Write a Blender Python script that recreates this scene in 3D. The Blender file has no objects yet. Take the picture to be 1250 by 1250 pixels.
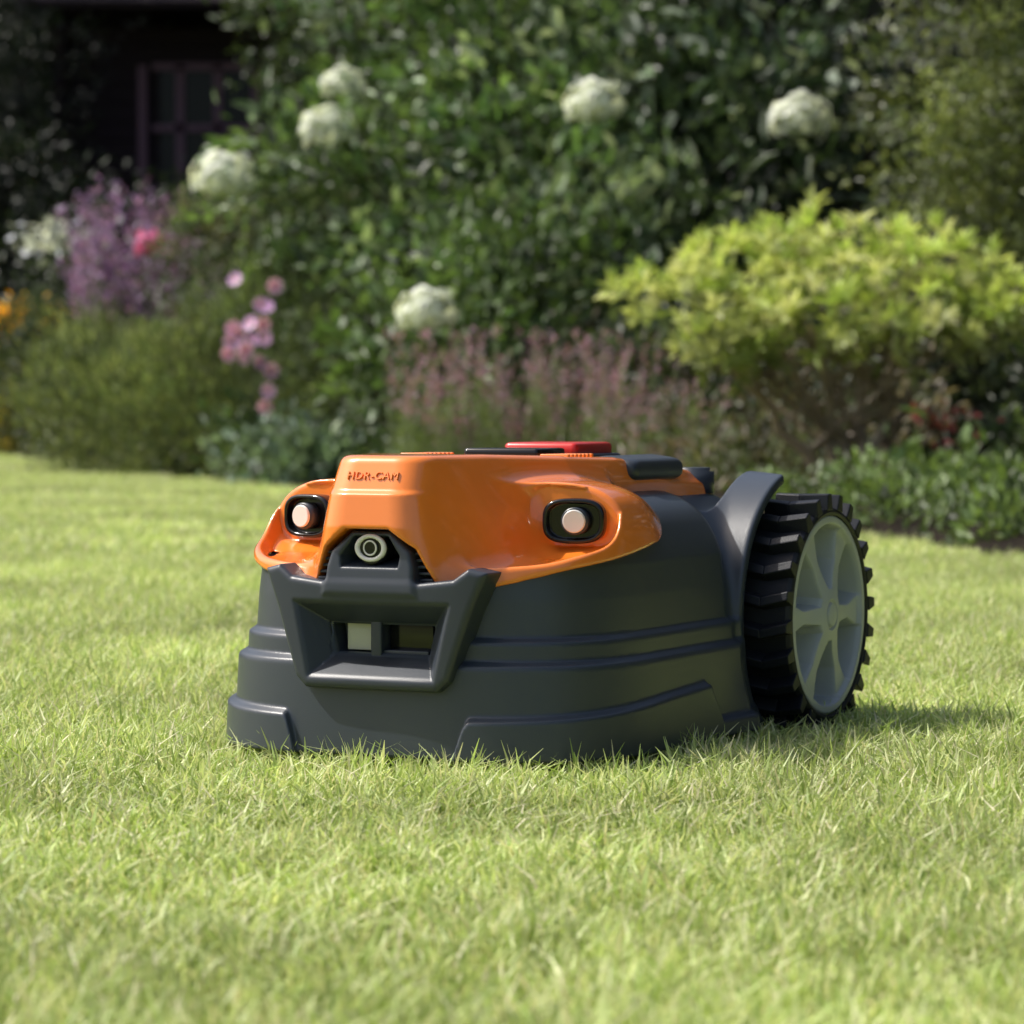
import bpy, math, numpy as np, bmesh
from mathutils import Vector, Matrix
R=math.radians
sc=bpy.context.scene
# ---------------------------------------------------------------- helpers
def mesh_np(name,V,F,C=None,mat=None,smooth=False,link=True):
    V=np.asarray(V,np.float32);F=np.asarray(F,np.int32)
    me=bpy.data.meshes.new(name)
    me.vertices.add(len(V));me.vertices.foreach_set('co',V.ravel())
    me.loops.add(F.size);me.loops.foreach_set('vertex_index',F.ravel())
    me.polygons.add(len(F));me.polygons.foreach_set('loop_start',np.arange(0,F.size,F.shape[1],dtype=np.int32))
    me.update(calc_edges=True)
    me.polygons.foreach_set('use_smooth',np.full(len(F),smooth,dtype=bool))
    if C is not None:
        C=np.asarray(C,np.float32);rgba=np.ones((len(V),4),np.float32);rgba[:,:3]=C
        a=me.color_attributes.new('Col','FLOAT_COLOR','POINT');a.data.foreach_set('color',rgba.ravel())
    if mat: me.materials.append(mat)
    ob=bpy.data.objects.new(name,me)
    if link: sc.collection.objects.link(ob)
    return ob
def unit(a): return a/(np.linalg.norm(a,axis=-1,keepdims=True)+1e-9)
def nodes(m): m.use_nodes=True; return m.node_tree.nodes,m.node_tree.links
def plastic(name,col,rough=.4,spec=.5,bump=0,bscale=900,metal=0,coat=0,var=.06):
    m=bpy.data.materials.new(name);n,l=nodes(m);b=n['Principled BSDF']
    b.inputs['Roughness'].default_value=rough;b.inputs['Metallic'].default_value=metal
    b.inputs['Specular IOR Level'].default_value=spec;b.inputs['Coat Weight'].default_value=coat
    b.inputs['Coat Roughness'].default_value=.08
    tc=n.new('ShaderNodeTexCoord');ns=n.new('ShaderNodeTexNoise');ns.inputs['Scale'].default_value=14;ns.inputs['Detail'].default_value=6
    l.new(tc.outputs['Object'],ns.inputs['Vector'])
    mx=n.new('ShaderNodeMix');mx.data_type='RGBA'
    mx.inputs[6].default_value=(*[c*(1-var) for c in col],1);mx.inputs[7].default_value=(*[min(1,c*(1+var)) for c in col],1)
    l.new(ns.outputs['Fac'],mx.inputs[0]);l.new(mx.outputs[2],b.inputs['Base Color'])
    mr=n.new('ShaderNodeMapRange');mr.inputs[3].default_value=rough*.85;mr.inputs[4].default_value=min(1,rough*1.2)
    l.new(ns.outputs['Fac'],mr.inputs[0]);l.new(mr.outputs[0],b.inputs['Roughness'])
    if bump:
        n2=n.new('ShaderNodeTexNoise');n2.inputs['Scale'].default_value=bscale;l.new(tc.outputs['Object'],n2.inputs['Vector'])
        bp=n.new('ShaderNodeBump');bp.inputs['Strength'].default_value=bump;bp.inputs['Distance'].default_value=.0005
        l.new(n2.outputs['Fac'],bp.inputs['Height']);l.new(bp.outputs[0],b.inputs['Normal'])
    return m
def leafmat(name,rough=.5,trans=.35,nscale=0,lo=.7,hi=1.3,ttint=(1.2,1.2,.65),g0=.02,g1=.18):
    m=bpy.data.materials.new(name);n,l=nodes(m);n.remove(n['Principled BSDF']);out=n['Material Output']
    at=n.new('ShaderNodeAttribute');at.attribute_name='Col';src=at.outputs['Color']
    if nscale:
        g=n.new('ShaderNodeNewGeometry');ns=n.new('ShaderNodeTexNoise');ns.inputs['Scale'].default_value=nscale;ns.inputs['Detail'].default_value=1.5
        l.new(g.outputs['Position'],ns.inputs['Vector'])
        mr=n.new('ShaderNodeMapRange');mr.inputs[1].default_value=.3;mr.inputs[2].default_value=.7;mr.inputs[3].default_value=lo;mr.inputs[4].default_value=hi
        l.new(ns.outputs['Fac'],mr.inputs[0])
        vm=n.new('ShaderNodeVectorMath');vm.operation='SCALE';l.new(src,vm.inputs[0]);l.new(mr.outputs[0],vm.inputs['Scale']);src=vm.outputs[0]
    df=n.new('ShaderNodeBsdfDiffuse');l.new(src,df.inputs['Color'])
    tr=n.new('ShaderNodeBsdfTranslucent');v2=n.new('ShaderNodeVectorMath');v2.operation='MULTIPLY';v2.inputs[1].default_value=ttint
    l.new(src,v2.inputs[0]);l.new(v2.outputs[0],tr.inputs['Color'])
    ms=n.new('ShaderNodeMixShader');ms.inputs[0].default_value=trans
    l.new(df.outputs[0],ms.inputs[1]);l.new(tr.outputs[0],ms.inputs[2])
    gl=n.new('ShaderNodeBsdfGlossy');gl.inputs['Roughness'].default_value=rough;gl.inputs['Color'].default_value=(1,1,1,1)
    lw=n.new('ShaderNodeLayerWeight');lw.inputs['Blend'].default_value=.25
    m2=n.new('ShaderNodeMapRange');m2.inputs[3].default_value=g0;m2.inputs[4].default_value=g1;l.new(lw.outputs['Facing'],m2.inputs[0])
    mg=n.new('ShaderNodeMixShader');l.new(m2.outputs[0],mg.inputs[0]);l.new(ms.outputs[0],mg.inputs[1]);l.new(gl.outputs[0],mg.inputs[2])
    l.new(mg.outputs[0],out.inputs['Surface'])
    return m
M_leaf=leafmat('foliage');M_grass=leafmat('grass_blades',rough=.5,trans=.4,nscale=1.7,lo=.74,hi=1.2,ttint=(1.08,1.12,.75),g0=.015,g1=.13)

def leaves(P,D,N,L,W,fold=.15,droop=.12):
    N=unit(N-(N*D).sum(1,keepdims=True)*D);S=np.cross(D,N)
    L=L[:,None];W=W[:,None]
    v=np.stack([P,P+D*.32*L+S*W*.5+N*W*fold,P+D*.7*L+S*W*.38+N*W*fold*.6,P+D*L-N*L*droop,
                P+D*.7*L-S*W*.38+N*W*fold*.6,P+D*.32*L-S*W*.5+N*W*fold],1)
    n=len(P);b=(np.arange(n)*6)[:,None]
    F=np.concatenate([b+np.array([0,3,2,1]),b+np.array([0,5,4,3])],0)
    return v.reshape(-1,3),F
def tube(path,rad,seg=6):
    path=np.array(path,float);n=len(path);T=unit(np.gradient(path,axis=0))
    ref=np.array([0.3,1,.1]);A=unit(np.cross(T,ref));B=np.cross(T,A)
    th=np.linspace(0,2*np.pi,seg,endpoint=False)
    v=path[:,None,:]+np.array(rad)[:,None,None]*(np.cos(th)[None,:,None]*A[:,None,:]+np.sin(th)[None,:,None]*B[:,None,:])
    F=[]
    for i in range(n-1):
        for j in range(seg):
            F.append((i*seg+j,i*seg+(j+1)%seg,(i+1)*seg+(j+1)%seg,(i+1)*seg+j))
    return v.reshape(-1,3),np.array(F)
class Build:
    def __init__(s): s.V=[];s.F=[];s.C=[];s.n=0
    def add(s,V,F,C):
        V=np.asarray(V);C=np.broadcast_to(np.asarray(C,float),(len(V),3))
        s.V.append(V);s.F.append(np.asarray(F)+s.n);s.C.append(C);s.n+=len(V)
    def make(s,name,mat,smooth=False): return mesh_np(name,np.concatenate(s.V),np.concatenate(s.F),np.concatenate(s.C),mat,smooth)
def rs(seed): return np.random.default_rng(seed)
def leafcloud(B,lobes,n,L,asp,pal,seed,per=22,spread=1.2,inner=.3,up=.3,rnd=.7,bri=(.5,1.45)):
    r=rs(seed);lob=np.array(lobes,float);w=(lob[:,3]*lob[:,4]*lob[:,5])**(.67);w/=w.sum()
    nc=max(1,n//per);li=r.choice(len(lob),nc,p=w);u=unit(r.normal(size=(nc,3)))
    f=np.where(r.random(nc)<inner,r.uniform(.3,.8,nc),r.uniform(.82,1.14,nc))
    c=lob[li,:3]+u*lob[li,3:]*f[:,None];c[:,2]=np.maximum(c[:,2],.02)
    big=1+.28*np.sin(c[:,0]*5.1+seed)*np.cos(c[:,2]*6.3+c[:,1]*3+seed*.7)
    pal=np.array(pal);cc=pal[r.integers(0,len(pal),nc)]*(r.uniform(bri[0],bri[1],nc)*big)[:,None]
    k=r.integers(0,nc,n)
    P=c[k]+r.normal(size=(n,3))*L*spread*np.array([1,1,.7]);P[:,2]=np.maximum(P[:,2],.01)
    uu=u[k];D=unit(uu*.7+np.array([0,0,up])+unit(r.normal(size=(n,3)))*rnd)
    N=uu*.4+np.array([0,0,.7])+r.normal(size=(n,3))*.35
    Ls=L*r.uniform(.6,1.25,n)
    V,F=leaves(P,D,N,Ls,Ls*asp*r.uniform(.8,1.2,n))
    C=cc[k]*r.uniform(.75,1.25,(n,1));B.add(V,F,np.repeat(C,6,0))
    return c
def stems(B,base,targets,r0,seed,n=8,col=(.08,.06,.045)):
    r=rs(seed)
    for i in range(n):
        t=targets[r.integers(0,len(targets))];b=np.array(base)+np.array([*r.normal(size=2)*.05,0])
        m=(b+t)/2+np.array([*(r.normal(size=2)*.06),-.02]);q=[]
        for s in np.linspace(0,1,7): q.append((1-s)**2*b+2*s*(1-s)*m+s*s*t)
        V,F=tube(q,np.linspace(r0,r0*.25,7));B.add(V,F,col)
def bloom(B,c,rad,seed,col=(.86,.89,.88),n=260):
    r=rs(seed);c=np.array(c,float);u=unit(r.normal(size=(n,3)));u[:,2]=np.where(u[:,2]<-.5,-u[:,2],u[:,2]);u=unit(u)
    lump=1+.10*np.sin(u[:,0]*8+seed)+.10*np.cos(u[:,2]*7+u[:,1]*5+seed)
    p=c+u*rad*np.array([1,1,.88])*(lump*r.uniform(.8,1.1,n))[:,None]
    a=unit(np.cross(u,r.normal(size=(n,3))));b2=np.cross(u,a)
    fcol=np.array(col)*r.uniform(.76,1.08,(n,1))
    for D0 in (a,b2,-a,-b2):
        D=unit(D0+u*.3);V,F=leaves(p,D,u,np.full(n,rad*.19),np.full(n,rad*.19),.05,.1)
        B.add(V,F,np.repeat(fcol,6,0))
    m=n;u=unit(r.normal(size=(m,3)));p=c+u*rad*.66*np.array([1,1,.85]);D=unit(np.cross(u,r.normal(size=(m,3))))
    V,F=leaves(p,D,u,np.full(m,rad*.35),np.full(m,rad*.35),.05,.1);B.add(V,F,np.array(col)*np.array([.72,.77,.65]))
def spikes(B,cx,cy,rx,ry,n,h0,h1,fl,seed,leafc=(.05,.09,.02),flc=(.35,.12,.25),L=.018,lean=.12,per=60,z0=0,wid=.012):
    r=rs(seed)
    x=cx+r.uniform(-1,1,n)*rx;y=cy+r.uniform(-1,1,n)*ry;h=r.uniform(h0,h1,n);le=r.normal(size=(n,2))*lean
    t=r.uniform(0.05,1,(n,per));k=np.repeat(np.arange(n),per);t=t.ravel()
    P=np.stack([x[k]+le[k,0]*h[k]*t**1.5,y[k]+le[k,1]*h[k]*t**1.5,z0+h[k]*t],1)
    a=r.uniform(0,2*np.pi,len(t));rr=wid*(1.15-t)+.002
    o=np.stack([np.cos(a),np.sin(a),np.full(len(a),.9)],1)
    P[:,0]+=np.cos(a)*rr;P[:,1]+=np.sin(a)*rr
    D=unit(o+r.normal(size=o.shape)*.3);Ls=L*r.uniform(.6,1.4,len(t))
    fls=fl+r.normal(size=n)*.1;isf=(t>fls[k])
    C=np.where(isf[:,None],np.array(flc),np.array(leafc))*r.uniform(.6,1.4,(n,1))[k]*r.uniform(.6,1.35,(len(t),1))
    V,F=leaves(P,D,r.normal(size=D.shape),Ls,Ls*.4);B.add(V,F,np.repeat(C,6,0))
    for i in range(n):
        q=[(x[i]+le[i,0]*h[i]*s**1.5,y[i]+le[i,1]*h[i]*s**1.5,z0+h[i]*s) for s in (0,.35,.7,1)]
        V,F=tube(q,[.003,.0026,.002,.001],3);B.add(V,F,np.array(leafc)*.9)

# ---------------------------------------------------------------- world, sun
w=bpy.data.worlds.new('World');sc.world=w;w.use_nodes=True
n=w.node_tree.nodes;l=w.node_tree.links
sky=n.new('ShaderNodeTexSky');sky.sky_type='NISHITA';sky.sun_disc=False
sun_to=Vector((-.95,.20,0)).normalized();EL=R(50)
sky.sun_elevation=EL;sky.sun_rotation=math.atan2(sun_to.x,sun_to.y);sky.air_density=1.0;sky.dust_density=5;sky.ozone_density=1.2
bg=n['Background'];bg.inputs['Strength'].default_value=.15;l.new(sky.outputs[0],bg.inputs['Color'])
sd=bpy.data.lights.new('sun','SUN');sd.energy=4.8;sd.angle=R(1);sd.color=(1,.96,.89)
so=bpy.data.objects.new('sun',sd);sc.collection.objects.link(so)
v=Vector((sun_to.x*math.cos(EL),sun_to.y*math.cos(EL),math.sin(EL)))
so.rotation_euler=v.to_track_quat('Z','Y').to_euler();so.location=(-5,3,8)
# ---------------------------------------------------------------- camera
cd=bpy.data.cameras.new('camera');cam=bpy.data.objects.new('camera',cd);sc.collection.objects.link(cam);sc.camera=cam
cd.sensor_width=36;cd.lens=36*3900/1250;cam.location=(0,0,.34);cam.rotation_euler=(R(90-2.05),0,0)
cd.clip_start=.05;cd.clip_end=600
cd.dof.use_dof=True;cd.dof.focus_distance=2.88;cd.dof.aperture_fstop=9.8
sc.view_settings.view_transform='Standard';sc.view_settings.look='None';sc.view_settings.exposure=0

# ---------------------------------------------------------------- ground
def groundmat(name,c1,c2,scale):
    m=bpy.data.materials.new(name);n,l=nodes(m);b=n['Principled BSDF'];g=n.new('ShaderNodeNewGeometry')
    a=n.new('ShaderNodeTexNoise');a.inputs['Scale'].default_value=scale;a.inputs['Detail'].default_value=8;a.inputs['Roughness'].default_value=.7
    l.new(g.outputs['Position'],a.inputs['Vector']);cr=n.new('ShaderNodeValToRGB');cr.color_ramp.elements[0].position=.35;cr.color_ramp.elements[1].position=.65
    cr.color_ramp.elements[0].color=(*c1,1);cr.color_ramp.elements[1].color=(*c2,1);l.new(a.outputs['Fac'],cr.inputs[0]);l.new(cr.outputs[0],b.inputs['Base Color'])
    bp=n.new('ShaderNodeBump');bp.inputs['Strength'].default_value=.7;bp.inputs['Distance'].default_value=.02;l.new(a.outputs['Fac'],bp.inputs['Height']);l.new(bp.outputs[0],b.inputs['Normal'])
    b.inputs['Roughness'].default_value=.9;b.inputs['Specular IOR Level'].default_value=.1
    return m
g=mesh_np('lawn',[(-300,-300,0),(300,-300,0),(300,300,0),(-300,300,0)],[(0,1,2,3)],None,groundmat('lawn_soil',(.12,.15,.045),(.25,.29,.11),9))
edge=np.array([(2.2,2.0),(1.6,4.6),(1.12,6.5),(.62,8.0),(-.05,9.85),(-1.0,12.1),(-1.9,15.0),(-3.0,18.6),(-5,19.6),(-9,20),(-20,20)])
es=np.linspace(0,len(edge)-1,160);ex=np.interp(es,range(len(edge)),edge[:,0]);ey=np.interp(es,range(len(edge)),edge[:,1])
for _ in range(6):
    ex[1:-1]=(ex[:-2]+ex[1:-1]*2+ex[2:])/4;ey[1:-1]=(ey[:-2]+ey[1:-1]*2+ey[2:])/4
rr=rs(5);ex2=ex+rr.normal(size=160)*.012
nx=np.gradient(ey);ny=-np.gradient(ex);nl=np.hypot(nx,ny);nx/=nl;ny/=nl
rows=[(0,.004),(.05,.02),(.25,.05),(1.0,.07),(3,.08),(10,.08)]
V=np.array([(ex2[i]+nx[i]*o,ey[i]+ny[i]*o,z+(rr.normal()*.006 if k>0 else 0)) for k,(o,z) in enumerate(rows) for i in range(160)])
F=[(k*160+i,k*160+i+1,(k+1)*160+i+1,(k+1)*160+i) for k in range(len(rows)-1) for i in range(159)]
bed=mesh_np('soil_bed',V,F,None,groundmat('soil',(.010,.008,.006),(.028,.021,.015),18),True)

# ---------------------------------------------------------------- lawn grass (instanced patches)
gc=bpy.data.collections.new('grass_patches')
NEAR=7;FAR=4
for vi in range(NEAR+FAR):
    far=vi>=NEAR
    r=rs(100+vi);nb=2300 if far else 5600;S=.180
    P=np.zeros((nb,3));P[:,:2]=r.uniform(-S,S,(nb,2))
    tc=r.uniform(-S,S,(260,2));kk=r.random(nb)<.5;ti=r.integers(0,260,nb);P[kk,:2]=tc[ti[kk]]+r.normal(size=(kk.sum(),2))*.010
    q1,q2=r.uniform(0,6,2)
    tuft=1+.28*np.sin(P[:,0]*38+q1+2*np.sin(P[:,1]*21))*np.cos(P[:,1]*33+q2)
    h=r.gamma(8,.0026,nb)*tuft+.004;h=np.clip(h,.006,.046);wd=r.uniform(.0008,.0017,nb)*(2.1 if far else 1)
    a=r.uniform(0,2*np.pi,nb);ln=np.abs(r.normal(size=nb))*.6+.12
    d=np.stack([np.cos(a),np.sin(a),np.zeros(nb)],1);yaw=r.uniform(0,2*np.pi,nb)
    s=np.stack([np.cos(yaw),np.sin(yaw),np.zeros(nb)],1)*wd[:,None]
    up=np.array([0,0,1.]);H=h[:,None];LN=ln[:,None]
    m1=P+up*H*.55+d*H*LN*.35;t1=P+up*H*(1-.25*np.minimum(LN,1.6))+d*H*LN*1.0
    vv=np.stack([P-s,P+s,m1+s*.85,m1-s*.85,t1+s*.12,t1-s*.12],1).reshape(-1,3)
    b=(np.arange(nb)*6)[:,None];F=np.concatenate([b+np.array([0,1,2,3]),b+np.array([3,2,4,5])],0)
    pal=np.array([(.50,.61,.21),(.63,.71,.32),(.37,.49,.14),(.71,.74,.40)])
    C=pal[r.integers(0,4,nb)]*r.uniform(.75,1.18,(nb,1))
    dead=r.random(nb)<.11;C[dead]=np.array([.78,.73,.50])
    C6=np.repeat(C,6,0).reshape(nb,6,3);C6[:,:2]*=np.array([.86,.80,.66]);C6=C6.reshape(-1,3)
    o=mesh_np('grass_patch_%02d'%vi,vv,F,C6,M_grass,link=False);gc.objects.link(o)
r=rs(7);pts=[]
cell=.325;y=.8
while y<20.4:
    hwid=1.0+.22*y;x=-hwid
    while x<hwid:
        px,py=x+r.uniform(-.02,.02),y+r.uniform(-.02,.02)
        bx_=np.interp(py,ey,ex) if py<ey.max() else -20
        if px<bx_+.02 : pts.append((px,py,0))
        x+=cell
    y+=cell
pts=np.array(pts,np.float32);npt=len(pts)
me=bpy.data.meshes.new('lawn_grass');me.vertices.add(npt);me.vertices.foreach_set('co',pts.ravel())
ids=np.where(pts[:,1]>6.5,r.integers(NEAR,NEAR+FAR,npt),r.integers(0,NEAR,npt)).astype(np.int32)
a=me.attributes.new('idx','INT','POINT');a.data.foreach_set('value',ids)
rot=np.zeros((npt,3),np.float32);rot[:,2]=r.integers(0,4,npt)*math.pi/2+r.uniform(-.1,.1,npt);a=me.attributes.new('rot','FLOAT_VECTOR','POINT');a.data.foreach_set('vector',rot.ravel())
hz=(.92+.15*np.sin(pts[:,0]*3.1+1.3*np.sin(pts[:,1]*2.3))*np.cos(pts[:,1]*2.7)+r.uniform(-.08,.08,npt))
scl=np.stack([np.ones(npt),np.ones(npt),hz],1).astype(np.float32);a=me.attributes.new('scl','FLOAT_VECTOR','POINT');a.data.foreach_set('vector',scl.ravel())
lg=bpy.data.objects.new('lawn_grass',me);sc.collection.objects.link(lg)
ng=bpy.data.node_groups.new('grass_scatter','GeometryNodeTree')
ng.interface.new_socket('Geometry',in_out='INPUT',socket_type='NodeSocketGeometry');ng.interface.new_socket('Geometry',in_out='OUTPUT',socket_type='NodeSocketGeometry')
N=ng.nodes;Lk=ng.links;gi=N.new('NodeGroupInput');go=N.new('NodeGroupOutput');ip=N.new('GeometryNodeInstanceOnPoints');ci=N.new('GeometryNodeCollectionInfo')
ci.inputs['Collection'].default_value=gc;ci.inputs['Separate Children'].default_value=True;ci.inputs['Reset Children'].default_value=True
def na(nm,t):
    q=N.new('GeometryNodeInputNamedAttribute');q.data_type=t;q.inputs['Name'].default_value=nm;return q.outputs[0]
Lk.new(gi.outputs[0],ip.inputs['Points']);Lk.new(ci.outputs[0],ip.inputs['Instance']);ip.inputs['Pick Instance'].default_value=True
Lk.new(na('idx','INT'),ip.inputs['Instance Index']);Lk.new(na('scl','FLOAT_VECTOR'),ip.inputs['Scale'])
er=N.new('FunctionNodeEulerToRotation');Lk.new(na('rot','FLOAT_VECTOR'),er.inputs[0]);Lk.new(er.outputs[0],ip.inputs['Rotation'])
Lk.new(ip.outputs[0],go.inputs[0]);md=lg.modifiers.new('scatter','NODES');md.node_group=ng
print('grass instances',npt)

# ---------------------------------------------------------------- planting
G1=[(.10,.17,.05),(.13,.20,.07),(.08,.14,.045)]
DK=[(.016,.028,.014),(.023,.038,.017),(.014,.023,.013)]
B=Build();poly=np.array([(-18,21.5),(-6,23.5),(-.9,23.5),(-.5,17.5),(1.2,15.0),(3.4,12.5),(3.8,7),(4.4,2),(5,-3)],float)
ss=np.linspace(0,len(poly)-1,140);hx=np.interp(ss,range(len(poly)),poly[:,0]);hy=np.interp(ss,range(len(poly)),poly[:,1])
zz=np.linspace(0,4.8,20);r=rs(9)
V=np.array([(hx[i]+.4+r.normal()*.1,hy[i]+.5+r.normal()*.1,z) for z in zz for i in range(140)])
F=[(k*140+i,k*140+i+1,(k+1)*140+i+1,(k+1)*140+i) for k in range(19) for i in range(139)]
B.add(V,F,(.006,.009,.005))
seglen=np.r_[0,np.cumsum(np.hypot(np.diff(hx),np.diff(hy)))]
lob=[]
for s in np.arange(0,seglen[-1],.8):
    X=np.interp(s,seglen,hx);Y=np.interp(s,seglen,hy)
    for z in np.arange(.3,5,.75): lob.append((X+r.normal()*.15,Y+r.normal()*.15,z+r.normal()*.15,.55,.5,.5))
leafcloud(B,lob,60000,.09,.5,DK,11,per=26,spread=1.6,inner=.15)
B.make('garden_hedge',M_leaf)
def shrub(name,lobes,n,L,asp,pal,seed,base=None,r0=.012,ns=8,blooms=(),**k):
    B=Build();c=leafcloud(B,lobes,n,L,asp,pal,seed,**k)
    if base is not None: stems(B,base,c,r0,seed+1,ns)
    for i,(p,rd) in enumerate(blooms): bloom(B,p,rd,seed+30+i)
    return B
shrub('h',[(-.35,13.2,.9,.55,.4,.6),(.15,13.0,1.3,.5,.4,.7),(-.75,13.6,1.2,.35,.35,.5),(.25,12.4,.8,.45,.35,.45),(-.2,13.8,1.9,.6,.4,.6)],9000,.085,.5,[(.10,.175,.06),(.15,.235,.085),(.075,.14,.05),(.19,.25,.15),(.12,.19,.065)],21,(0,13.2,0),.015,14,
      blooms=[((-.75,13.0,1.42),.10),((-.70,13.3,1.63),.08),((.31,11.9,1.42),.10)],bri=(.3,1.5)).make('hydrangea_shrub',M_leaf)
shrub('h',[(.85,12.6,1.15,.45,.4,.5),(1.1,12.9,1.75,.5,.4,.6),(.55,13,1.7,.4,.4,.6),(.6,12.2,.75,.45,.3,.4)],5000,.11,.42,[(.085,.14,.07),(.11,.17,.085),(.065,.10,.055),(.26,.31,.24)],22,(.9,12.8,0),.015,12,
      blooms=[((1.07,11.95,1.37),.10)],bri=(.3,1.5)).make('hydrangea_shrub',M_leaf)
shrub('h',[(-.3,11.6,.42,.3,.25,.3),(-.05,11.8,.65,.35,.3,.3)],2200,.07,.5,G1,23,(-.3,11.4,0),.008,8,blooms=[((-.288,11.0,.625),.095)]).make('hydrangea_shrub',M_leaf)
shrub('h',[(-1.15,14.0,.85,.36,.3,.45),(-.8,14.2,.9,.35,.3,.4)],11000,.035,.5,[(.10,.14,.06),(.12,.17,.07),(.13,.13,.07)],24,(-1.1,14,0),.01,10,blooms=[((-1.165,13.0,1.225),.12)]).make('hydrangea_shrub',M_leaf)
shrub('f',[(-1.65,13.7,.25,.42,.3,.3),(-1.3,13.4,.3,.38,.3,.36),(-1.85,14.2,.35,.3,.3,.3),(-1.0,13.2,.25,.3,.25,.3)],22000,.045,.2,[(.20,.24,.10),(.26,.30,.13),(.13,.18,.07)],25,(-1.5,13.6,0),.006,12,up=.9,per=12,spread=1.2,bri=(.3,1.45)).make('feathery_shrub',M_leaf)
shrub('f',[(-1.0,13.4,.5,.35,.3,.4),(-.65,12.9,.35,.3,.3,.4)],11000,.04,.3,[(.11,.15,.065),(.14,.18,.08)],26,(-.9,13.4,0),.006,10,up=.5).make('feathery_shrub',M_leaf)
shrub('l',[(-.8,11.95,.1,.2,.14,.12),(-.68,11.8,.08,.12,.1,.1)],1100,.055,.55,[(.15,.22,.16),(.19,.26,.19),(.11,.17,.11)],27,up=.5).make('lambs_ear_plant',M_leaf)
# bright shrub with trunk
B=Build();lobs=[(.48,9.1,.60,.18,.18,.09),(.70,9.2,.73,.17,.2,.09),(.95,9.25,.74,.17,.2,.12),(1.2,9.3,.67,.18,.2,.13),(.60,9.0,.46,.13,.16,.06),(.86,9.0,.54,.22,.2,.10),(1.15,9.1,.5,.2,.2,.08),(1.38,9.2,.6,.12,.15,.1)]
r=rs(31);lo=np.array(lobs);nw=380
li=r.integers(0,len(lo),nw);u=unit(r.normal(size=(nw,3))+np.array([0,-.15,.35]));wc=lo[li,:3]+u*lo[li,3:]*r.uniform(.5,1.35,nw)[:,None]
per=15;k=np.repeat(np.arange(nw),per);m=len(k)
ax=unit(u+np.array([0,0,.8]))[k];D=unit(unit(r.normal(size=(m,3)))*.9+ax*.85)
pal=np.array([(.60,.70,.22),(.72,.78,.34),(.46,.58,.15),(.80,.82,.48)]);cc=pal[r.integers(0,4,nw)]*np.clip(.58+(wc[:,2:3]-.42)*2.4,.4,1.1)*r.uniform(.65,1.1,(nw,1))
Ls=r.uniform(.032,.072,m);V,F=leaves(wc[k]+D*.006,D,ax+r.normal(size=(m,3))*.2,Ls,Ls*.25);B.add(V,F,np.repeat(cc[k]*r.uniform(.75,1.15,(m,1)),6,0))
base=np.array([1.0,9.2,0]);
for i,(tx,ty,tz) in enumerate([(.55,9.1,.5),(.7,9.15,.6),(.85,9.1,.55),(.98,9.25,.62),(1.1,9.2,.55),(1.25,9.3,.55),(.78,9.3,.55)]):
    b=base+np.array([(i-3)*.018,r.normal()*.02,0]);t=np.array([tx,ty,tz]);m_=np.array([base[0]*.6+tx*.4+r.normal()*.03,9.15,.2+.05*r.random()])
    q=[(1-s)**2*b+2*s*(1-s)*m_+s*s*t+np.array([r.normal()*.008,0,0]) for s in np.linspace(0,1,9)]
    V,F=tube(q,np.linspace(.026,.007,9),7);B.add(V,F,(.42,.34,.26))
    for j in range(6):
        s0=q[3+j%5];e=wc[r.integers(0,nw)];V,F=tube([s0,(s0+e)/2+np.array([0,0,-.02]),e],[.008,.006,.002],5);B.add(V,F,(.34,.27,.2))
B.make('pieris_shrub',M_leaf)
B=Build();lob=[]
r=rs(33)
for i in range(40):
    z=r.uniform(.5,3.0);lob.append((1.92+r.uniform(-.55,.6)-.04*z,11.2+r.uniform(-.3,.3),z,.3,.3,.24))
leafcloud(B,lob,60000,.035,.5,[(.24,.29,.11),(.18,.23,.08),(.32,.37,.15),(.12,.16,.06)],34,per=24,spread=1.5,inner=.2,bri=(.3,1.35))
stems(B,(1.9,11.2,0),np.array(lob)[:,:3],.03,35,5);B.make('box_tree',M_leaf)
shrub('d',[(1.75,10.4,.3,.4,.3,.4),(1.35,10.6,.5,.35,.3,.35),(1.9,9.6,.3,.35,.3,.35)],9000,.05,.4,[(.03,.05,.022),(.05,.07,.03)],36,(1.7,10.3,0)).make('laurel_shrub',M_leaf)
shrub('d',[(.2,11.6,.3,.5,.3,.3),(.75,11.2,.3,.4,.3,.3)],6000,.05,.4,[(.06,.09,.035),(.08,.11,.05),(.09,.07,.045)],37,(.4,11.4,0)).make('laurel_shrub',M_leaf)
B=Build();spikes(B,.02,10.55,.42,.3,210,.25,.58,.72,41,leafc=(.19,.25,.08),flc=(.40,.22,.34),lean=.09);B.make('heather_plant',M_leaf)
B=Build();spikes(B,.45,10.1,.2,.25,80,.15,.4,.8,42,leafc=(.18,.23,.08),flc=(.36,.23,.3));B.make('heather_plant',M_leaf)
B=Build();spikes(B,-1.87,15.8,.28,.3,120,.8,1.42,.68,43,leafc=(.10,.14,.06),flc=(.36,.20,.46),L=.035,per=80,wid=.03)
bloom(B,(-1.69,15,1.05),.075,44,(.80,.16,.45),120);stems(B,(-1.69,15.1,0),np.array([(-1.69,15,1.03)]),.006,45,2,(.05,.08,.03));B.make('loosestrife_plant',M_leaf)
B=Build();r=rs(46)
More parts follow.
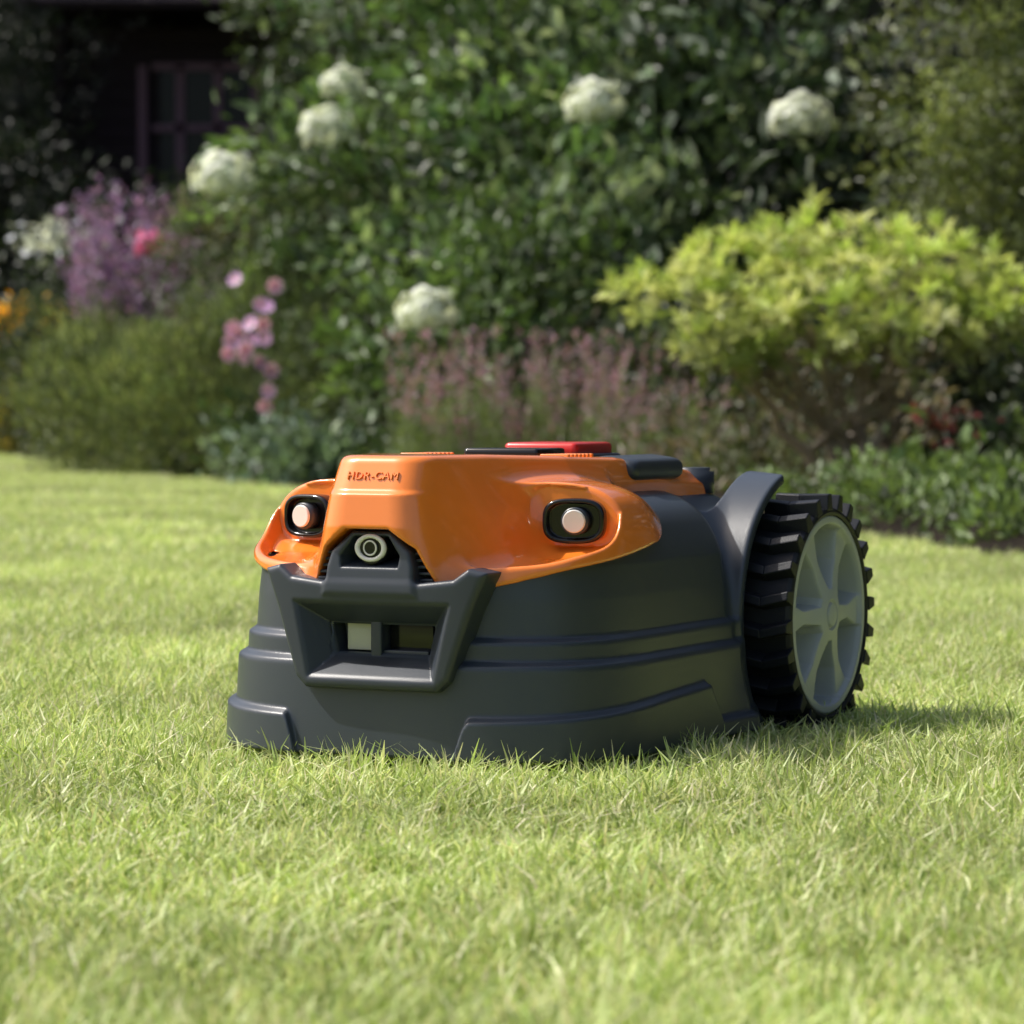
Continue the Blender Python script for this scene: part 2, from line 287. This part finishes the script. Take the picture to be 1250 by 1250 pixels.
for i in range(19):
    c=np.array([r.uniform(-1.10,-.9),12.3+r.uniform(-.15,.15),r.uniform(.3,.82)]);n=7;a=np.arange(n)/n*6.283;f=unit(np.array([r.normal()*.5,-1,r.normal()*.4+.3]))
    e1=unit(np.cross(f,[0,0,1.]));e2=np.cross(f,e1);D=np.cos(a)[:,None]*e1+np.sin(a)[:,None]*e2+f*.25
    V,F=leaves(np.repeat(c[None],n,0),unit(D),np.repeat(f[None],n,0),np.full(n,.036),np.full(n,.03),.1,.0);B.add(V,F,np.array([.84,.50,.90])*r.uniform(.75,1.1))
    V,F=leaves(np.repeat(c[None]+f*.006,n,0),unit(D),np.repeat(f[None],n,0),np.full(n,.009),np.full(n,.009),.1,.0);B.add(V,F,(.6,.4,.05))
    V,F=tube([(-1.0+r.normal()*.05,12.4,0),(c[0]*.7-.3,12.38,c[2]*.55),c+[0,.01,-.005]],[.003,.0025,.002],4);B.add(V,F,(.08,.12,.05))
leafcloud(B,[(-1.0,12.45,.12,.2,.12,.12)],500,.05,.5,G1,47);B.make('anemone_plant',M_leaf)
# far-left planting
shrub('x',[(-2.9,19.3,.34,.5,.3,.34),(-3.5,19.8,.35,.5,.3,.35)],5000,.06,.4,[(.05,.08,.035),(.07,.10,.035)],51,up=.6).make('rudbeckia_plant',M_leaf)
B=Build();leafcloud(B,[(-2.95,18.6,.77,.32,.12,.06)],1600,.05,.7,[(.98,.76,.05),(.98,.66,.04)],52,inner=.6,bri=(.85,1.05),up=.1);stems(B,(-2.9,19.0,0),np.array([(-2.9,18.65,.75),(-2.8,18.65,.75),(-3,18.65,.75)]),.006,53,8,(.05,.08,.03));B.make('rudbeckia_plant',M_leaf)
B=Build();leafcloud(B,[(-2.88,18.3,.24,.26,.15,.26)],3500,.035,.35,[(.60,.56,.08),(.32,.34,.08),(.65,.50,.06)],54,up=.6);B.make('golden_shrub',M_leaf)
B=Build();leafcloud(B,[(-2.35,17.6,.55,.35,.3,.55),(-2.75,18,.5,.35,.3,.4)],7000,.05,.35,[(.055,.08,.04),(.07,.10,.045)],55);leafcloud(B,[(-2.44,17.4,1.20,.24,.1,.05)],170,.045,.8,[(.70,.73,.80)],56,inner=.5,per=6);stems(B,(-2.5,17.7,0),np.array([(-2.45,17.4,1.2)]),.006,57,4);B.make('phlox_plant',M_leaf)
shrub('x',[(-2.3,19.8,1.0,.6,.4,.6),(-3.2,20.4,1.2,.7,.4,.8),(-4.2,20.8,1.3,.8,.5,1.0),(-1.5,19,.8,.5,.4,.55),(-5.5,21,1.2,.8,.5,1.0)],14000,.075,.45,DK,58,(-2.5,20,0),.02,5).make('laurel_shrub',M_leaf)
shrub('x',[(-.75,17.8,1.6,.5,.5,.9),(-.9,18.3,2.6,.6,.5,.6)],6000,.075,.45,[(.045,.07,.03),(.06,.09,.035)],59,(-.7,18,0),.02,5).make('laurel_shrub',M_leaf)
B=Build();r=rs(71);lob=[(-3.7+r.uniform(-.7,.6),21.4+r.uniform(-.3,.3),z,.45,.4,.35) for z in np.linspace(.8,4.5,16)]
leafcloud(B,lob,18000,.06,.3,[(.012,.018,.012),(.018,.026,.014)],72,per=20,inner=.3);stems(B,(-3.7,21.5,0),np.array(lob)[:,:3],.09,73,6,(.03,.022,.018));B.make('yew_tree',M_leaf)
# right-hand low planting along the lawn edge
B=Build();leafcloud(B,[(1.12,8.3,.08,.3,.35,.08),(1.4,8.0,.08,.35,.5,.08),(.8,8.5,.08,.2,.2,.07),(.98,7.7,.05,.16,.3,.05),(1.2,7.2,.05,.18,.35,.05),(1.35,6.7,.04,.16,.4,.05),(1.55,6.3,.05,.2,.5,.05),(1.5,7.3,.07,.2,.4,.08)],11000,.032,.5,[(.17,.25,.08),(.13,.20,.06),(.09,.14,.05)],61,up=.6,bri=(.3,1.5))
leafcloud(B,[(1.22,8.75,.2,.1,.08,.08)],40,.085,.7,[(.18,.28,.10)],62,inner=.5,per=8);B.make('ground_cover_plant',M_leaf)
B=Build();leafcloud(B,[(.72,9.6,.12,.25,.2,.14),(1.0,9.9,.2,.3,.2,.2)],1800,.05,.35,[(.16,.17,.09),(.2,.17,.12),(.11,.14,.06)],63,up=.7);leafcloud(B,[(1.22,9.0,.27,.09,.05,.04)],60,.03,.5,[(.40,.08,.08)],64,per=6);B.make('sedum_plant',M_leaf)
shrub('d',[(1.75,7.9,.12,.3,.4,.16),(1.7,8.9,.2,.3,.3,.2)],3000,.045,.45,[(.05,.08,.03),(.07,.10,.04)],65).make('hosta_plant',M_leaf)

# ---------------------------------------------------------------- garden shed
M_wood=plastic('shed_wood',(.030,.021,.028),.8,.15,.5,60);M_glass=plastic('shed_glass',(.010,.010,.016),.3,.3);M_trim=plastic('shed_trim',(.20,.12,.17),.7,.2)
def bx(name,c,s,mat,par=None,bev=0,rot=None):
    bm=bmesh.new();bmesh.ops.create_cube(bm,size=1)
    for v_ in bm.verts: v_.co=Vector((v_.co.x*s[0],v_.co.y*s[1],v_.co.z*s[2]))
    if bev: bmesh.ops.bevel(bm,geom=bm.edges[:],offset=bev,segments=3,profile=.6,affect='EDGES')
    me=bpy.data.meshes.new(name);bm.to_mesh(me);bm.free();me.materials.append(mat)
    for p in me.polygons: p.use_smooth=bev>0
    o=bpy.data.objects.new(name,me);sc.collection.objects.link(o);o.location=c
    if rot: o.rotation_euler=rot
    if par: o.parent=par
    return o
shed=bpy.data.objects.new('garden_shed',None);sc.collection.objects.link(shed);shed.location=(-2.15,22.2,0)
for i in range(22): bx('wall_board_%d'%i,(0,0,.1+i*.13),(1.9,.05+.0001*i,.122),M_wood,shed)
for sx in(-.96,.96): bx('side_wall',(sx,.9,1.45),(.05,1.8,2.9),M_wood,shed)
bx('corner_post',(-.98,-.03,1.45),(.08,.09,2.9),M_wood,shed);bx('corner_post',(.98,-.03,1.45),(.08,.09,2.9),M_wood,shed)
for k in(-1,1): bx('roof_panel',(0,.45+.62*k,3.3),(2.3,1.45,.05),M_wood,shed,rot=(R(-28*k),0,0))
bx('window_glass',(.12,-.035,2.2),(.8,.02,.8),M_glass,shed)
for q in(-.4,-.14,.12,.38,.64): bx('window_bar',(q-.0,-.06,2.2),(.06,.04,.86),M_trim,shed)
for q in(-.42,0,.42): bx('window_bar',(.12,-.065,2.2+q),(.9,.03,.05),M_trim,shed)

# ---------------------------------------------------------------- MOWER
mower=bpy.data.objects.new('robotic_lawn_mower',None);sc.collection.objects.link(mower)
mower.location=(-.124,2.84,0);mower.rotation_euler=(0,0,R(-27))
M_dark=plastic('charcoal_plastic',(.040,.050,.066),.33,.6,.3,1400)
M_dark2=plastic('bumper_rubber',(.034,.042,.056),.38,.55,.25,1400)
M_org=plastic('orange_gloss',(.97,.245,.028),.22,.5,coat=1,var=.02)
M_black=plastic('black_gloss',(.006,.006,.007),.12,.5)
M_rub=plastic('tyre_rubber',(.011,.013,.018),.5,.4,.4,800)
M_hub=plastic('hub_grey',(.42,.45,.47),.38,.5,.2,900)
M_silver=plastic('sensor_silver',(.78,.76,.72),.35,.5)
M_red=plastic('red_button',(.55,.02,.015),.3,.5,coat=.3)
M_tan=plastic('ir_window',(.55,.55,.44),.2,.5)
f4=np.float32
def smax(a,b,k):
    h=np.clip(.5+.5*(a-b)/k,0,1);return b+(a-b)*h+k*h*(1-h)
def smin(a,b,k): return -smax(-a,-b,k)
def sst(a,b,x):
    t=np.clip((x-a)/(b-a),0,1);return t*t*(3-2*t)
def polysdf(px,pz,pts):
    pts=np.array(pts,f4);d=np.full(px.shape,1e9,f4);s=np.ones(px.shape,f4);n=len(pts);j=n-1
    for i in range(n):
        ex_,ez_=pts[j]-pts[i];wx=px-pts[i,0];wz=pz-pts[i,1]
        t=np.clip((wx*ex_+wz*ez_)/(ex_*ex_+ez_*ez_),0,1);bx_=wx-ex_*t;bz_=wz-ez_*t
        d=np.minimum(d,bx_*bx_+bz_*bz_)
        c1=pz>=pts[i,1];c2=pz<pts[j,1];c3=ex_*wz>ez_*wx
        fl=(c1&c2&c3)|(~c1&~c2&~c3);s=np.where(fl,-s,s);j=i
    return s*np.sqrt(d)
def snets(f,lo,hi,h,newton=2):
    ax=[np.arange(lo[i],hi[i]+h,h,dtype=f4) for i in range(3)]
    X,Y,Z=np.meshgrid(*ax,indexing='ij');Fv=f(X,Y,Z).astype(f4);S=Fv<0;del X,Y,Z
    nx_,ny_,nz_=Fv.shape
    cnt=np.zeros((nx_-1,ny_-1,nz_-1),np.int8)
    for a in(0,1):
        for b in(0,1):
            for c in(0,1): cnt+=S[a:nx_-1+a,b:ny_-1+b,c:nz_-1+c]
    act=np.argwhere((cnt>0)&(cnt<8));vid=np.full(cnt.shape,-1,np.int32);vid[tuple(act.T)]=np.arange(len(act))
    pos=np.zeros((len(act),3));num=np.zeros(len(act))
    cor=[(a,b,c) for a in(0,1) for b in(0,1) for c in(0,1)]
    for p in cor:
        for q in cor:
            if sum(q)-sum(p)==1 and all(q[i]>=p[i] for i in range(3)):
                f0=Fv[tuple((act+p).T)];f1=Fv[tuple((act+q).T)];cr=(f0<0)!=(f1<0)
                t=np.where(cr,f0/(f0-f1+1e-20),0);pp=np.array(p)+t[:,None]*(np.array(q)-np.array(p))
                pos+=pp*cr[:,None];num+=cr
    V=np.array(lo)+(act+pos/num[:,None])*h
    Q=[]
    for axn in range(3):
        b1=(axn+1)%3;c1=(axn+2)%3
        sl0=[slice(None)]*3;sl1=[slice(None)]*3;sl0[axn]=slice(0,-1);sl1[axn]=slice(1,None)
        s0=S[tuple(sl0)];s1=S[tuple(sl1)];e=np.argwhere(s0!=s1)
        sh=cnt.shape;e=e[(e[:,b1]>0)&(e[:,c1]>0)&(e[:,b1]<sh[b1])&(e[:,c1]<sh[c1])]
        def cid(db,dc):
            g=e.copy();g[:,b1]+=db;g[:,c1]+=dc;return vid[tuple(g.T)]
        q=np.stack([cid(-1,-1),cid(0,-1),cid(0,0),cid(-1,0)],1);flip=~s0[tuple(e.T)];q[flip]=q[flip][:,::-1];Q.append(q)
    Q=np.concatenate(Q)
    for _ in range(newton):
        P=V.astype(f4);e_=f4(h*.4)
        f0=f(P[:,0],P[:,1],P[:,2]).astype(float);G=[]
        for i in range(3):
            A=P.copy();A[:,i]+=e_;Bq=P.copy();Bq[:,i]-=e_;G.append((f(A[:,0],A[:,1],A[:,2])-f(Bq[:,0],Bq[:,1],Bq[:,2]))/(2*e_))
        G=np.stack(G,1);g2=(G*G).sum(1)+.05;st=-(f0/g2)[:,None]*G;ln=np.linalg.norm(st,axis=1,keepdims=True);st*=np.minimum(1,h*.6/(ln+1e-12));V=V+st*.9
    return V,Q
def sdfobj(name,f,lo,hi,h,mat):
    V,Q=snets(f,lo,hi,h);o=mesh_np(name,V,Q,None,mat,True);o.parent=mower;return o
WC=(.54,.121)
def plan(X,Y,W0=.205,a=.18):
    W_=W0-.042*sst(.36,.43,Y)
    yy=np.maximum(a-Y,0)/a
    q=((X/W_)**3+yy**3+1e-9)**(1/3)
    return ((q-1)*.19).astype(f4)
ZI=np.array([.0,.02,.100,.1030,.1075,.121,.1235,.1280,.16,.19,.22,.26],f4);II=np.array([0,0,.0035,.0045,.0115,.0120,.0125,.0185,.0205,.0235,.032,.045],f4)
def inset(Z): return np.interp(Z,ZI,II).astype(f4)
def fullbody(X,Y,Z,top=.25):
    p=plan(X,Y)
    fl=.014*sst(.09,.02,Z)*sst(.30,.42,Y)
    zl=np.interp(Y,[0,.18,.275,.30,.5],[.056,.068,.072,.036,.040]).astype(f4)*sst(.070,.095,X+np.maximum(Y-.05,0)*3)
    pad=.007*(1-sst(-.003,.003,Z-zl))
    d=p+inset(Z)-pad-fl
    d=smax(d,Y-.60+.25*np.maximum(Z-.1,0),.05)
    return smax(d,Z-top,.06)
EY=(.138,.132,.2285)
def podbase(X,Y,Z):
    base=fullbody(X,Y,Z,.252)-.0035
    e=((np.abs(X-.114)/.074)**2.5+(np.abs(Y-.160)/.108)**2.5+(np.abs(Z-.203)/.0610)**2.5+1e-9)**(1/2.5)
    return smin(base,(e-1)*.066,.012)
def scoop(X,Y,Z,base,gr=0):
    s=np.clip((EY[1]-Y)/.11,-.2,1.6)
    xo=.178+.052*s;xi=.100-.10*s;zu=.2555+.11*np.maximum(s,0);zd=.2060-.016*s
    lip=1-sst(.002,.012,-base)
    zd=zd-.006*(1-lip)*sst(0,.25,s)+lip*.006*sst(.9,.2,s)*sst(.13,.165,X)
    a=np.maximum(X-xo,xi-X);b=np.maximum(Z-zu,zd-Z)
    d=smax(a,b,.022)-.0015
    d=np.maximum(d,(Y-EY[1])+(X-EY[0])*-.1)
    return d-gr
camcut=[(-.062,.165),(.062,.165),(.060,.176),(.046,.206),(.022,.2235),(-.022,.2235),(-.046,.206),(-.060,.176)]
OB=[(-.078,.157),(.078,.157),(.063,.091),(-.063,.091)]
def bopen(x,Y,Z,t,dep=-.034):
    d=polysdf(x,Z,OB);dd=d+np.clip(.016-t,0,.028)*.72
    return np.maximum(dd,dep-t)
def f_body(x,Y,Z):
    X=np.abs(x);d=fullbody(X,Y,Z)
    rw=np.sqrt((Y-WC[0])**2+(Z-WC[1])**2)
    fe=smax(rw-.146,X-.188,.004);fe=np.maximum(fe,.142-X)
    fe=smax(fe,Y-.507-.4*np.maximum(.19-X,0),.004)
    d=smin(d,fe,.028)
    wh=smax(rw-.1365,.150-X,.004);d=smax(d,-wh,.002)
    d=np.maximum(d,-scoop(X,Y,Z,podbase(X,Y,Z),.004))
    d=np.maximum(d,-np.maximum(polysdf(x,Z,camcut),Y-.055))
    t=plan(X,Y)+.008
    d=smax(d,-bopen(x,Y,Z,t),.0015)
    return np.maximum(d,.02-Z)
def f_orange(x,Y,Z):
    X=np.abs(x)
    hw=np.interp(Y,[-.02,.01,.12,.20,.30,.55],[.036,.042,.068,.092,.100,.090]).astype(f4)
    tz=np.interp(Y,[0,.1,.3,.45,.55],[.2885,.2885,.283,.272,.258]).astype(f4)
    yf=np.interp(Z,[.15,.19,.225,.254,.258,.290],[.004,-.012,-.013,-.009,-.004,.010]).astype(f4)
    side=(X-hw-np.maximum(tz-Z,0)*.33*sst(-.03,.08,Y)-(tz-Z)*.12)*.93
    hood=smax(side,(yf-Y)*.95,.022);hood=smax(hood,Z-tz,.007)
    hood=np.maximum(hood,Y-.53);hood=np.maximum(hood,.172-Z)
    zl=.166+.020*sst(.06,.18,X)+.020*np.clip((Y-.05)/.15,0,1)
    reg=smax(zl-Z,Y-.248,.05)
    spine=np.maximum(smax(X-.103,Y-.525,.03),.2-Z)
    reg=smin(reg,spine,.03)
    dd=podbase(X,Y,Z)
    d=smax(dd,reg,.003)
    d=smax(d,-scoop(X,Y,Z,dd),.005)
    d=smin(d,smax(hood,reg,.003),.018)
    d=smax(d,-np.maximum(polysdf(x,Z,camcut),Y-.05),.003)
    return d
BP=[(-.067,.080),(.067,.080),(.078,.090),(.098,.150),(.113,.186),(.096,.190),(.082,.180),(.046,.176),(-.046,.176),(-.082,.180),(-.096,.190),(-.113,.186),(-.098,.150),(-.078,.090)]
NK=[(-.046,.165),(.046,.165),(.044,.19),(.040,.204),(.020,.2215),(-.020,.2215),(-.040,.204),(-.044,.19)]
PK=[(-.029,.189),(.029,.189),(.031,.200),(.018,.2185),(-.018,.2185),(-.031,.200)]
def f_bumper(x,Y,Z):
    X=np.abs(x);t=plan(X,Y)+.008
    d=smax(polysdf(x,Z,BP),t-.017,.006);d=np.maximum(d,-.012-t)
    nk=smax(polysdf(x,Z,NK),-.0060-Y-.12*(.20-Z),.005);nk=np.maximum(nk,Y-.05)
    d=smin(d,nk,.005)
    d=smax(d,-bopen(x,Y,Z,t,-.2),.004)
    pk=polysdf(x,Z,PK)+np.clip(Y+.008,0,.03)*.25
    pk=np.maximum(pk,Y-.030)
    return smax(d,-pk,.002)
sdfobj('lower_shell',f_body,(-.225,-.01,.012),(.225,.64,.275),.0020,M_dark)
sdfobj('orange_cover',f_orange,(-.21,-.03,.155),(.21,.55,.30),.0018,M_org)
sdfobj('bumper',f_bumper,(-.125,-.03,.07),(.125,.06,.23),.00135,M_dark2)
def cyl(name,c,rad,dep,mat,rot,bev=.0008,seg=40,sc_=(1,1,1)):
    bm=bmesh.new();bmesh.ops.create_cone(bm,cap_ends=True,segments=seg,radius1=rad,radius2=rad,depth=dep)
    if bev: bmesh.ops.bevel(bm,geom=[e for e in bm.edges if len(e.link_faces)==2 and e.calc_face_angle()>1],offset=bev,segments=2,affect='EDGES')
    me=bpy.data.meshes.new(name);bm.to_mesh(me);bm.free();me.materials.append(mat)
    for p in me.polygons: p.use_smooth=len(p.vertices)==4
    o=bpy.data.objects.new(name,me);sc.collection.objects.link(o);o.location=c;o.rotation_euler=rot;o.scale=sc_;o.parent=mower;return o
def torus(name,c,r1,r2,mat,rot,sc_=(1,1,1)):
    a=np.linspace(0,2*np.pi,48,endpoint=False);b=np.linspace(0,2*np.pi,12,endpoint=False);A,Bq=np.meshgrid(a,b,indexing='ij')
    V=np.stack([(r1+r2*np.cos(Bq))*np.cos(A),(r1+r2*np.cos(Bq))*np.sin(A),r2*np.sin(Bq)],-1).reshape(-1,3)
    F=[(i*12+j,((i+1)%48)*12+j,((i+1)%48)*12+(j+1)%12,i*12+(j+1)%12) for i in range(48) for j in range(12)]
    o=mesh_np(name,V,F,None,mat,True);o.location=c;o.rotation_euler=rot;o.scale=sc_;o.parent=mower;return o
for s in(-1,1):
    yaw=s*R(12)
    def off(dx,dy,dz):
        return (s*EY[0]+math.cos(yaw)*dx-math.sin(yaw)*dy, .129+math.sin(yaw)*dx+math.cos(yaw)*dy,EY[2]+dz)
    def f_eye(x,Y,Z,s=s,yaw=yaw):
        dx=x-s*EY[0];dy=Y-.129;lx=math.cos(yaw)*dx+math.sin(yaw)*dy;ly=-math.sin(yaw)*dx+math.cos(yaw)*dy;lz=Z-EY[2]
        q=((np.abs(lx)/.0290)**3+(np.abs(lz)/.0205)**3+1e-9)**(1/3);d=(q-1)*.023
        d=smax(d,np.abs(ly)-.010,.003)
        q2=((np.abs(lx)/.0245)**3+(np.abs(lz)/.0165)**3+1e-9)**(1/3);c=(q2-1)*.018
        c=np.maximum(c,ly+.001)
        return smax(d,-c,.0015)
    sdfobj('eye_bezel',f_eye,(s*EY[0]-.037,.10,.20),(s*EY[0]+.037,.16,.255),.0011,M_black)
    cyl('eye_sensor',off(s*.002,-.006,0),.0125,.014,M_dark2,(R(90),0,yaw))
    cyl('eye_lens',off(s*.002,-.0135,0),.0105,.004,M_silver,(R(90),0,yaw))
cyl('camera_barrel',(0,.012,.2065),.0150,.03,M_black,(R(90),0,0))
torus('camera_ring',(0,-.0035,.2065),.0118,.0022,M_silver,(R(90),0,0),(1.15,.9,1))
cyl('camera_lens',(0,-.003,.2065),.0075,.004,M_black,(R(90),0,0))
torus('camera_inner_ring',(0,-.0048,.2065),.0062,.0008,M_silver,(R(90),0,0))
for s in(-1,1):
    bx('grille_back',(s*.050,.026,.190),(.018,.02,.03),M_black,mower)
    for k in range(5): bx('grille_slat_%d'%k,(s*(.0520-.0012*k),.010,.1785+k*.0058),(.013,.012,.0026),M_dark2,mower,.0008)
bx('sensor_cavity',(0,.050,.125),(.112,.004,.05),M_black,mower)
bx('sensor_window',(-.029,.030,.1255),(.026,.004,.026),M_tan,mower,.001)
bx('sensor_pillar',(-.006,.026,.1255),(.011,.02,.040),M_dark2,mower,.002)
bx('sensor_bar',(.022,.028,.111),(.046,.014,.006),M_dark2,mower,.001)
bx('sensor_glass',(.022,.034,.127),(.044,.004,.028),M_black,mower,.001)
bx('control_panel',(.012,.255,.2870),(.080,.060,.010),M_black,mower,.004)
bx('stop_button',(0,.375,.2880),(.080,.085,.016),M_red,mower,.006)
bx('stop_button_base',(0,.375,.2780),(.092,.10,.014),M_dark2,mower,.004)
def f_key(x,Y,Z):
    lx=x-.078;ly=Y-.375;return smax(smax(np.abs(lx)-.034,np.abs(ly)-.06,.012),np.abs(Z-.270)-.014+.12*np.abs(lx),.010)
sdfobj('battery_latch',f_key,(.03,.30,.245),(.135,.45,.29),.0016,M_dark2)
sdfobj('battery_latch_far',lambda x,Y,Z:f_key(-x,Y,Z),(-.135,.30,.245),(-.03,.45,.29),.0016,M_dark2)
for s in(-1,1):
    for k in range(7): bx('grip_rib_%d'%k,(s*.075,.215+k*.0085,.2835),(.030,.004,.007),M_org,mower,.0012)
    for k in range(6): bx('rear_grip_rib_%d'%k,(s*.030,.455+k*.0085,.2735),(.055,.004,.010),M_org,mower,.0012)
cyl('height_knob',(.088,.505,.254),.022,.030,M_dark2,(0,0,0),.004)
tcv=bpy.data.curves.new('hood_label','FONT');tcv.body='HDR-CAM';tcv.size=.0105;tcv.extrude=.0008;tcv.align_x='CENTER';tcv.space_character=1.15
to=bpy.data.objects.new('hood_label',tcv);sc.collection.objects.link(to);tcv.materials.append(M_org);to.parent=mower;to.location=(0,-.0006,.2675);to.rotation_euler=(R(66),0,0)

def wheel(s):
    wx=.224
    nr,nt=100,480;rr_=np.linspace(0,.1015,nr);th=np.linspace(0,2*np.pi,nt,endpoint=False);RR,TH=np.meshgrid(rr_,th,indexing='ij')
    ns=6;ph=(TH*ns/(2*np.pi))%1;dist=np.abs(ph-.5)*2
    arc=(1-dist)*math.pi/ns*RR
    sw=np.interp(RR,[0,.03,.06,.09],[.012,.0085,.0060,.015])
    sp=1-sst(0,.006,arc-sw)
    inner=1-sst(.026,.034,RR);rim=sst(.0880,.0925,RR)
    hh=np.maximum(np.maximum(sp,inner),rim)
    z=-.032+.032*hh+.004*(1-sst(0,.05,RR))
    z-=.005*sst(.0,.085,RR)*(1-rim)*hh
    z=np.where(RR>.099,z-.004*sst(.099,.1015,RR),z)
    z-=.0025*(np.abs(RR-.013)<.0014)
    V=np.stack([z,np.cos(TH)*RR,np.sin(TH)*RR],-1).reshape(-1,3)
    F=[(i*nt+j,i*nt+(j+1)%nt,(i+1)*nt+(j+1)%nt,(i+1)*nt+j) for i in range(nr-1) for j in range(nt)]
    V[:,0]*=s;o=mesh_np('wheel_hub',V,F,None,M_hub,True);o.parent=mower;o.location=(s*wx,WC[0],WC[1])
    prof=[(.0,.1005),(.002,.1035),(.0,.1075),(-.004,.1095),(-.052,.1095),(-.056,.106),(-.056,.04)]
    nt=120;th=np.linspace(0,2*np.pi,nt,endpoint=False);V=[]
    for (x_,r_) in prof:
        for t_ in th: V.append((s*x_,math.cos(t_)*r_,math.sin(t_)*r_))
    F=[(i*nt+j,i*nt+(j+1)%nt,(i+1)*nt+(j+1)%nt,(i+1)*nt+j) for i in range(len(prof)-1) for j in range(nt)]
    B=Build();B.add(V,F,(0,0,0))
    nl=24
    for i in range(nl):
        a0=2*math.pi*i/nl+.05
        for (xa,xb,da,db) in [(.0025,-.026,0,.055),(-.026,-.055,.055,0.0)]:
            vs=[]
            for (x_,dd) in((xa,da),(xb,db)):
                for (r_,w_) in((.106,.0075),(.1225,.0045)):
                    for sg in(-1,1):
                        an=a0+dd+sg*w_/r_;vs.append((s*x_,math.cos(an)*r_,math.sin(an)*r_))
            B.add(vs,[(0,1,3,2),(4,6,7,5),(0,2,6,4),(1,5,7,3),(2,3,7,6),(0,4,5,1)],(0,0,0))
    t=B.make('wheel_tyre',M_rub);t.parent=mower;t.location=(s*wx,WC[0],WC[1])
    bm=bmesh.new();bm.from_mesh(t.data);bmesh.ops.recalc_face_normals(bm,faces=bm.faces);bm.to_mesh(t.data);bm.free()
    mb=t.modifiers.new('bevel','BEVEL');mb.width=.0011;mb.segments=2;mb.limit_method='ANGLE'
wheel(1);wheel(-1)
print('done')
